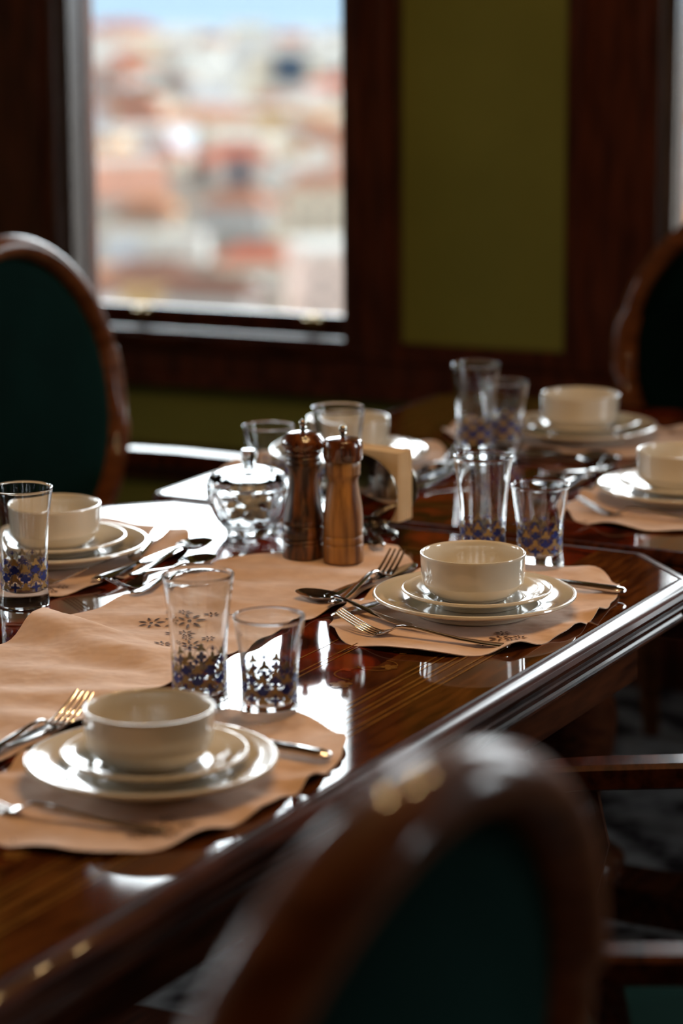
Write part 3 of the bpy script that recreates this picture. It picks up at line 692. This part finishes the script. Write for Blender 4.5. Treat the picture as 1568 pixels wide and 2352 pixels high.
# ================================================================== PEPPER AND SALT MILLS
def knob(b, z, r=.0055):
    b.lathe([(0, z), (.0035, z), (.003, z + .004), (.0045, z + .0055)] + [(r * sin(a), z + .010 - r * cos(a)) for a in [pi * k / 12 for k in range(2, 12)]] + [(0, z + .010 + r)], 24)
t = thing('pepper_mill', 'dark turned wooden pepper mill, left of the two mills', 'pepper mill', P(2.858, -1.594, T + .0045), .3, 'wooden mills')
b = MB(); b.lathe(smoothprof([(.026, .0), (.0268, .002), (.0268, .018)]) + [(.0255, .0195), (.0266, .0212), (.0268, .024), (.0250, .0255), (.0266, .027), (.0268, .041), (.0250, .0428), (.0266, .0445)] +
                  smoothprof([(.0266, .050), (.0235, .066), (.0200, .084), (.0188, .100), (.0195, .110), (.0212, .118)]) + [(.0225, .120), (.0228, .123), (.0215, .1255), (.0222, .127), (.0226, .130), (.0205, .1325), (0, .1325)], 72)
b.build('mill_body', M['milld'], t, angle=50)
b = MB(); b.lathe([(0, .1325), (.0205, .1325), (.0218, .134), (.0232, .137), (.0222, .140)] + smoothprof([(.0250, .1425), (.0274, .147), (.0272, .1515), (.0245, .156), (.0228, .1575)]) + [(.0218, .160), (.0150, .1625), (.006, .164), (0, .164)], 72)
b.build('mill_head', M['millcap'], t, angle=50)
b = MB(); knob(b, .1638); b.build('knob', M['silver'], t)
t = thing('salt_mill', 'honey-brown turned wooden mill with a dark cap, right of the two mills', 'salt mill', P(2.861, -1.538, T + .0045), 1.0, 'wooden mills')
b = MB(); b.lathe(smoothprof([(.0245, .0), (.0255, .002), (.0255, .022)]) + [(.0243, .0235), (.0254, .025), (.0254, .033), (.0243, .0345), (.0253, .036)] +
                  smoothprof([(.0252, .045), (.0250, .058), (.0235, .074), (.0205, .092), (.0190, .104), (.0200, .110)]) + [(.0215, .112), (.0222, .115), (.0215, .118), (.0222, .121), (.0222, .128), (.0205, .1305), (0, .1305)], 72)
b.build('mill_body', M['milll'], t, angle=50)
b = MB(); b.lathe([(0, .1305), (.0235, .1305), (.0250, .133)] + smoothprof([(.0256, .140), (.0254, .150), (.0235, .1565)]) + [(.0190, .1585), (.006, .1605), (0, .1605)], 72)
b.build('mill_head', M['millcap'], t, angle=50)
b = MB(); knob(b, .1603); b.build('knob', M['silver'], t)

# ================================================================== GLASS SUGAR BOWL
SB = P(2.957, -1.733, T + .0006)
t = thing('lidded_bowl', 'clear cut-glass lidded bowl holding wrapped sweets, left of the dark mill', 'sugar bowl', SB)
def fluted(prof, seg, amp, nfl, ramp):
    b = MB(); vs = []; fs = []; n = len(prof)
    for r, z in prof:
        for k in range(seg):
            a = 2 * pi * k / seg; q = 1 + amp * ramp(z) * abs(cos(nfl * a / 2)); vs.append((r * q * cos(a), r * q * sin(a), z))
    for i in range(n - 1):
        for k in range(seg): fs.append((i * seg + k, i * seg + (k + 1) % seg, (i + 1) * seg + (k + 1) % seg, (i + 1) * seg + k))
    fs.append(tuple(range(seg))); fs.append(tuple((n - 1) * seg + k for k in range(seg)))
    b.add(vs, fs); return b
out = smoothprof([(.031, .002), (.033, .008), (.043, .020), (.052, .038), (.0565, .056), (.0570, .064)])
inn = smoothprof([(.0535, .064), (.0530, .056), (.0485, .040), (.040, .024), (.030, .015), (.010, .0125)])
b = fluted([(0, .003), (.024, .003), (.027, 0), (.031, 0)] + out + [(.0560, .0655)] + inn + [(0, .0122)], 112, .022, 14, lambda z: max(0, min(1, (z - .002) / .01)) * (1 if z < .05 else max(0, (.060 - z) / .01)))
b.build('bowl_body', M['glass'], t, angle=30)
b = fluted([(0, .0885), (.018, .0875), (.035, .0830), (  .0520, .0760), (.0525, .069), (.0525, .0660), (.0575, .0662), (.0582, .0680)] + smoothprof([(.0570, .070), (.050, .0785), (.036, .0860), (.020, .0905), (.0085, .0915)]) + [(.0082, .0925), (.0084, .096), (.0092, .098), (.0094, .1125), (.0086, .1145), (0, .115)], 120, .035, 12, lambda z: 1 if .069 < z < .088 else 0)
b.build('lid', M['glass'], t, angle=30)
rnd = random.Random(4); proto = None
for k in range(16):
    lay = k // 6; a = k * 2.4; r = (.010, .022, .016)[lay] if k % 6 else .002; r = [.019, .027, .018][lay] if k % 6 else .001
    b = MB(); L_ = .013; vs = []
    if proto is None:
        b.tube([(-L_, 0, 0), (-L_ * .62, 0, .0005), (-L_ * .5, 0, 0), (-.003, 0, .0006), (.003, 0, .0006), (L_ * .5, 0, 0), (L_ * .62, 0, .0005), (L_, 0, 0)], [.0062, .0018, .004, .0058, .0058, .004, .0018, .0062], 10, ry=[.0010, .0012, .0038, .0052, .0052, .0038, .0012, .0010])
        o = b.build('wrapped_sweet', M['sweet']); proto = o
    else: o = proto.copy(); COL.objects.link(o)
    o.location = SB + Vector((r * cos(a), r * sin(a), .0225 + .0115 * lay + .001 * (k % 3))); o.rotation_euler = (rnd.uniform(-.4, .4), rnd.uniform(-.3, .3), rnd.uniform(0, 3))
    tag(o, 'pale paper-wrapped sweet piled inside the lidded glass bowl', 'sweet', 'wrapped sweets in the glass bowl')

# ================================================================== NAPKIN HOLDER (local x = width, y = away from camera)
NH = P(3.034, -1.590, T + .0006)
t = thing('napkin_holder', 'tarnished silver shell-shaped napkin holder on a small foot, behind the honey-brown mill', 'napkin holder', NH, radians(-34))
def shell(y0, s):
    b = MB(); vs = []; fs = []; R = 12; S = 56; cz = .0610
    for th in (0, .0016):
        for i in range(R + 1):
            f = i / R
            for k in range(S):
                a = 2 * pi * k / S; x = .060 * f * cos(a); z = cz +   .0520 * f * sin(a)
                dome = .010 * (1 - f * f); lean = .0 + .022 * max(0, (cz - z) /   .0520) ** 2
                vs.append((x, y0 + s * (dome - lean) + s * th, z))
    m = (R + 1) * S
    for g in (0, m):
        for i in range(R):
            for k in range(S): fs.append((g + i * S + k, g + i * S + (k + 1) % S, g + (i + 1) * S + (k + 1) % S, g + (i + 1) * S + k))
    for k in range(S): o = R * S; fs.append((o + k, o + (k + 1) % S, m + o + (k + 1) % S, m + o + k))
    b.add(vs, fs); b.build('shell_plate', M['silver'], t, angle=50)
shell(-.0255, -1); shell(.0245, 1)
b = MB(); b.lathe([(0, 0), (.040, 0), (.041, .003), (.036, .006), (.028, .008), (.022, .012), (.026, .016), (.034, .019), (.036, .022), (0, .022)], 48, sx=1, sy=.62)
b.build('foot', M['silver'], t)
def napkins():
    cpr = None; R = Matrix.Rotation(radians(-34), 3, 'Z')
    for k in range(10):
        b = MB()
        if cpr is None:
            vs = []; fs = []
            hw, z0, z1 = .054, .0225, .1165
            b.box(-hw, hw, -.0007, .0005, z0, z1); b.box(-hw, hw, .0007, .0016, z0, z1 - .0008); b.box(-hw - .0004, -hw + .0008, -.0007, .0016, z0, z1)
            o = b.build('paper_napkin', M['paper'], smooth=False, bevel=.0004); cpr = o
        else: o = cpr.copy(); COL.objects.link(o)
        off = Vector((rnd.uniform(-.0008, .0008) + .002, -.0150 + .0033 * k, 0)); o.location = NH + R @ off; o.rotation_euler = (0, 0, radians(-34) + rnd.uniform(-.003, .003))
        o.location.z += rnd.uniform(0, .0012)
        tag(o, {0: 'folded cream paper napkin at the front of the stack in the silver holder', 9: 'folded cream paper napkin at the back of the stack in the silver holder'}.get(k, 'folded cream paper napkin inside the stack standing in the silver holder'), 'napkin', 'paper napkins in the holder')
napkins()

# ================================================================== TOWN BELOW THE WINDOWS
GZ = -58.0
M['ground'] = noise_mat('town_ground', (.34, .27, .21), (.48, .43, .37), .02, detail=6, rough=1, spec=0)
M['sea'] = noise_mat('hazy_sea', (.40, .52, .62), (.46, .57, .66), .002, rough=1, spec=0)
M['leafd'] = noise_mat('dark_foliage', (.05, .06, .03), (.12, .13, .06), .6, rough=1, spec=0)
M['bglass'] = noise_mat('blue_black_facade_glass', (.05, .09, .15), (.07, .12, .18), .2, rough=.5)
M['bwin'] = noise_mat('dim_house_windows', (.18, .17, .17), (.25, .24, .23), .4, rough=.7, spec=.1)
def flat(nm, c): 
    m = noise_mat(nm, tuple(min(.88, x * .95) for x in c), tuple(min(.92, x * 1.08) for x in c), .15, rough=1, spec=0); return m
WALLS = [flat('wall_paint_%s' % n_, c) for n_, c in (('white', (.85, .84, .80)), ('cream', (.82, .74, .60)), ('pink', (.80, .62, .54)), ('grey', (.62, .62, .62)), ('ochre', (.80, .55, .28)), ('salmon', (.80, .44, .33)), ('paleblue', (.66, .72, .80)))]
ROOFS = [flat('roof_%s' % n_, c) for n_, c in (('red', (.72, .23, .15)), ('orange', (.80, .38, .20)), ('brown', (.42, .22, .16)), ('concrete', (.78, .74, .68)), ('rust', (.64, .30, .20)), ('green', (.25, .45, .36)))]
b = MB(); b.box(-1500, 2200, -200, 1680, GZ - 1, GZ); struct(b.build('ground', M['ground'], smooth=False))
b = MB(); b.box(-15000, 15000, 1680, 19000, GZ - 1, GZ - .3); struct(b.build('sea', M['sea'], smooth=False))
def pol(az, y):      # azimuth degrees from straight ahead, depth in metres
    return (y * tan(radians(az)), y)
OCC = []
def free(x, y, r): return all((x - a) ** 2 + (y - c) ** 2 > (r + q) ** 2 for a, c, q in OCC)
def house(az, y, w, d, h, wall, roof, gable=True, rz=0, win=True, lab=None, rh=None, extra=None):
    x, y = pol(az, y); OCC.append((x, y, .5 * sqrt(w * w + d * d))); r = thing('house', lab or 'blurred town house seen far below through the left window', 'house', (x, y, GZ), rz, 'houses of the town below')
    b = MB(); b.box(-w / 2, w / 2, -d / 2, d / 2, 0, h); b.build('wall', wall, r, smooth=False)
    b = MB(); rh = rh or .22 * w; e = .5
    if gable:
        b.add([(-w / 2 - e, -d / 2 - e, h), (w / 2 + e, -d / 2 - e, h), (w / 2 + e, d / 2 + e, h), (-w / 2 - e, d / 2 + e, h), (-w / 4, 0, h + rh), (w / 4, 0, h + rh)], [(0, 1, 5, 4), (2, 3, 4, 5), (1, 2, 5), (3, 0, 4), (0, 3, 2, 1)])
    else: b.box(-w / 2 - .2, w / 2 + .2, -d / 2 - .2, d / 2 + .2, h, h + .8)
    b.build('roof', roof, r, smooth=False)
    if win:
        b = MB(); nf = max(1, int(h / 3.2)); nw = max(1, int(w / 3.5))
        for i in range(nf):
            for j in range(nw):
                cx = -w / 2 + w * (j + .5) / nw; cz = 1.8 + i * 3.1
                b.box(cx - .55, cx + .55, -d / 2 - .06, -d / 2, cz - .7, cz + .7)
        b.build('windows', M['bwin'], r, smooth=False)
    return r
rnd = random.Random(21)
def placed(px, py, wpx, hpx, wall, roof, gable=True, lab=None, win=True, dfac=.55, **k):
    # px, py: base point as seen from the table; converted once to azimuth and depth on the ground
    el = 12.37 + math.degrees(math.atan((py - 1176) / 6000)); dist = (1.54 - GZ) / tan(radians(el)); az = math.degrees(math.atan((px - 784) / 6142))
    w = wpx / 6142 * dist; h = hpx / 6142 * dist
    return house(az, dist + w * dfac / 2, w, w * dfac, h, wall, roof, gable, radians(rnd.uniform(-12, 12)), win, lab, **k)
Wt, Cr, Pk, Gy, Oc, Sa, Pb = WALLS; Rd, Og, Br, Co, Ru, Gn = ROOFS
# recognisable blocks
placed(400, 600, 140, 52, Wt, Co, False, 'broad white block low in the left window view', False)
placed(590, 625, 190, 22, Cr, Rd, True, 'long house with a bright orange-red roof, low in the window view', False, .5)
placed(735, 470, 66, 130, Wt, Co, False, 'tall white tower block near the right side of the window view', False)
placed(655, 440, 100, 50, Wt, Co, False, 'white block left of the tall white tower', False)
placed(792, 440, 50, 95, Sa, Rd, False, 'red-painted block at the right edge of the left window', False)
r_ = placed(655, 225, 160, 100, Cr, Co, False, 'cream modern block with one big dark blue square face, upper right of window view', False, .5)
ww = r_.children[0].dimensions
b = MB(); q_ = [v.co for v in r_.children[0].data.vertices]; wx = max(v.x for v in q_); dy = min(v.y for v in q_); hz = max(v.z for v in q_)
b.box(-wx * .36, wx * .60, dy - 1.2, dy, hz * .34, hz * .98); b.build('blue_glass_face', M['bglass'], r_, smooth=False)
placed(460, 420, 46, 38, M['bwin'], Br, False, 'small dark square building in the middle of the window view', False)
placed(548, 425, 48, 60, M['bglass'], Br, False, 'small blue-black building right of the dark square one', False)
placed(560, 470, 60, 40, Gy, Br, True, 'grey house with a brown roof below the blue-black building', False)
placed(330, 720, 150, 60, Cr, Co, False, 'cream flat-roofed block at the bottom left of the window view', False)
placed(545, 725, 110, 70, Wt, Co, False, 'white block at the bottom middle of the window view', False)
placed(770, 735, 120, 50, Sa, Og, True, 'salmon house at the bottom right corner of the window view', False)
placed(272, 600, 88, 62, Pb, Co, False, 'pale blue-white block at the left of the window view', False)
placed(690, 560, 120, 48, Cr, Co, False, 'cream block right of the orange-red roof', False)
placed(370, 290, 40, 18, Oc, Og, False, 'small ochre building in the upper middle of the window view', False)
placed(700, 500, 150, 26, Sa, Og, True, 'wide terracotta-roofed house under the white tower', False, .5)
placed(340, 500, 130, 20, Oc, Og, True, 'ochre-walled orange-roofed house at the left of the window view', False, .5)
def tree(px, py, wpx, hpx, lab):
    el = 12.37 + math.degrees(math.atan((py - 1176) / 6000)); dist = (1.54 - GZ) / tan(radians(el)); az = math.degrees(math.atan((px - 784) / 6142))
    x, y = pol(az, dist); w = wpx / 6142 * dist; h = hpx / 6142 * dist
    OCC.append((x, y, w * .55)); r = thing('tree', lab, 'tree', (x, y, GZ), 0, 'trees in the town')
    b = MB(); b.tube([(0, 0, 0), (0, 0, h * .5)], [.4, .25], 8); b.build('trunk', ROOFS[2], r)
    b = MB(); rn = random.Random(int(px))
    for k in range(26):
        a = rn.uniform(0, 6.28); q = rn.uniform(0, .32) * w; cz = h * rn.uniform(.3, .85); rr = w * rn.uniform(.14, .24)
        b.lathe([(rr * sin(s) * (1 + .1 * rn.random()), cz - rr * cos(s)) for s in [pi * i / 8 for i in range(9)]], 10, cx=q * cos(a), cy=q * sin(a))
    b.build('foliage', M['leafd'], r)
tree(395, 700, 110, 90, 'dark green tree clump at the bottom of the left window view')
tree(455, 690, 60, 70, 'smaller green tree right of the dark clump')
tree(290, 185, 90, 28, 'far grey-green trees at the upper left of the window view')
tree(330, 235, 110, 26, 'far line of trees below the upper left grove')
tree(680, 470, 40, 22, 'green shrubs at the foot of the white tower')
# the rest of the town in rows
cnt = 0; y = 385.0
while y < 1640 and cnt < 225:
    step = 10 + y * .034
    for half, azs in ((0, (-8.5, 2.0)), (1, (5.6, 9.6))):
        az = azs[0] + rnd.uniform(0, .6)
        while az < azs[1]:
            w = rnd.uniform(9, 17) * (1 + y / 2600); ang = math.degrees(w / y) * rnd.uniform(1.02, 1.5)
            h = rnd.uniform(3.5, 9.0) * (1.0 if rnd.random() > .12 else 1.8)
            far = y > 950  # far rows get paler walls and more pale roofs, standing in for haze
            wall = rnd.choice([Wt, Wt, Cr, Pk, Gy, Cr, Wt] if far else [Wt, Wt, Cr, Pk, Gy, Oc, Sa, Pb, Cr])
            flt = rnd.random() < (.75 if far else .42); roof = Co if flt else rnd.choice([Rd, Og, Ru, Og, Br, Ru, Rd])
            yy = y + rnd.uniform(-step * .3, step * .3); xx = pol(az + ang / 2, yy)[0]; dd = w * rnd.uniform(.6, .9)
            if free(xx, yy, .5 * sqrt(w * w + dd * dd) * .93):
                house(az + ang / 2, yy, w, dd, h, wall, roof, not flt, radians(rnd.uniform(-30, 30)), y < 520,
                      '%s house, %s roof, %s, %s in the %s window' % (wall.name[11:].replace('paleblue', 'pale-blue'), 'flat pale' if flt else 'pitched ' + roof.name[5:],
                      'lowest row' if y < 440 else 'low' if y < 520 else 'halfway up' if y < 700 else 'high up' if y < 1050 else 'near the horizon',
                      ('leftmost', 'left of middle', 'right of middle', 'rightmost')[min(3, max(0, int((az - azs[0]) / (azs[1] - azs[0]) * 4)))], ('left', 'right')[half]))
                cnt += 1
            az += ang * (1.15 if half == 0 else 1.6)
    y += step * 1.25
print('houses', cnt)
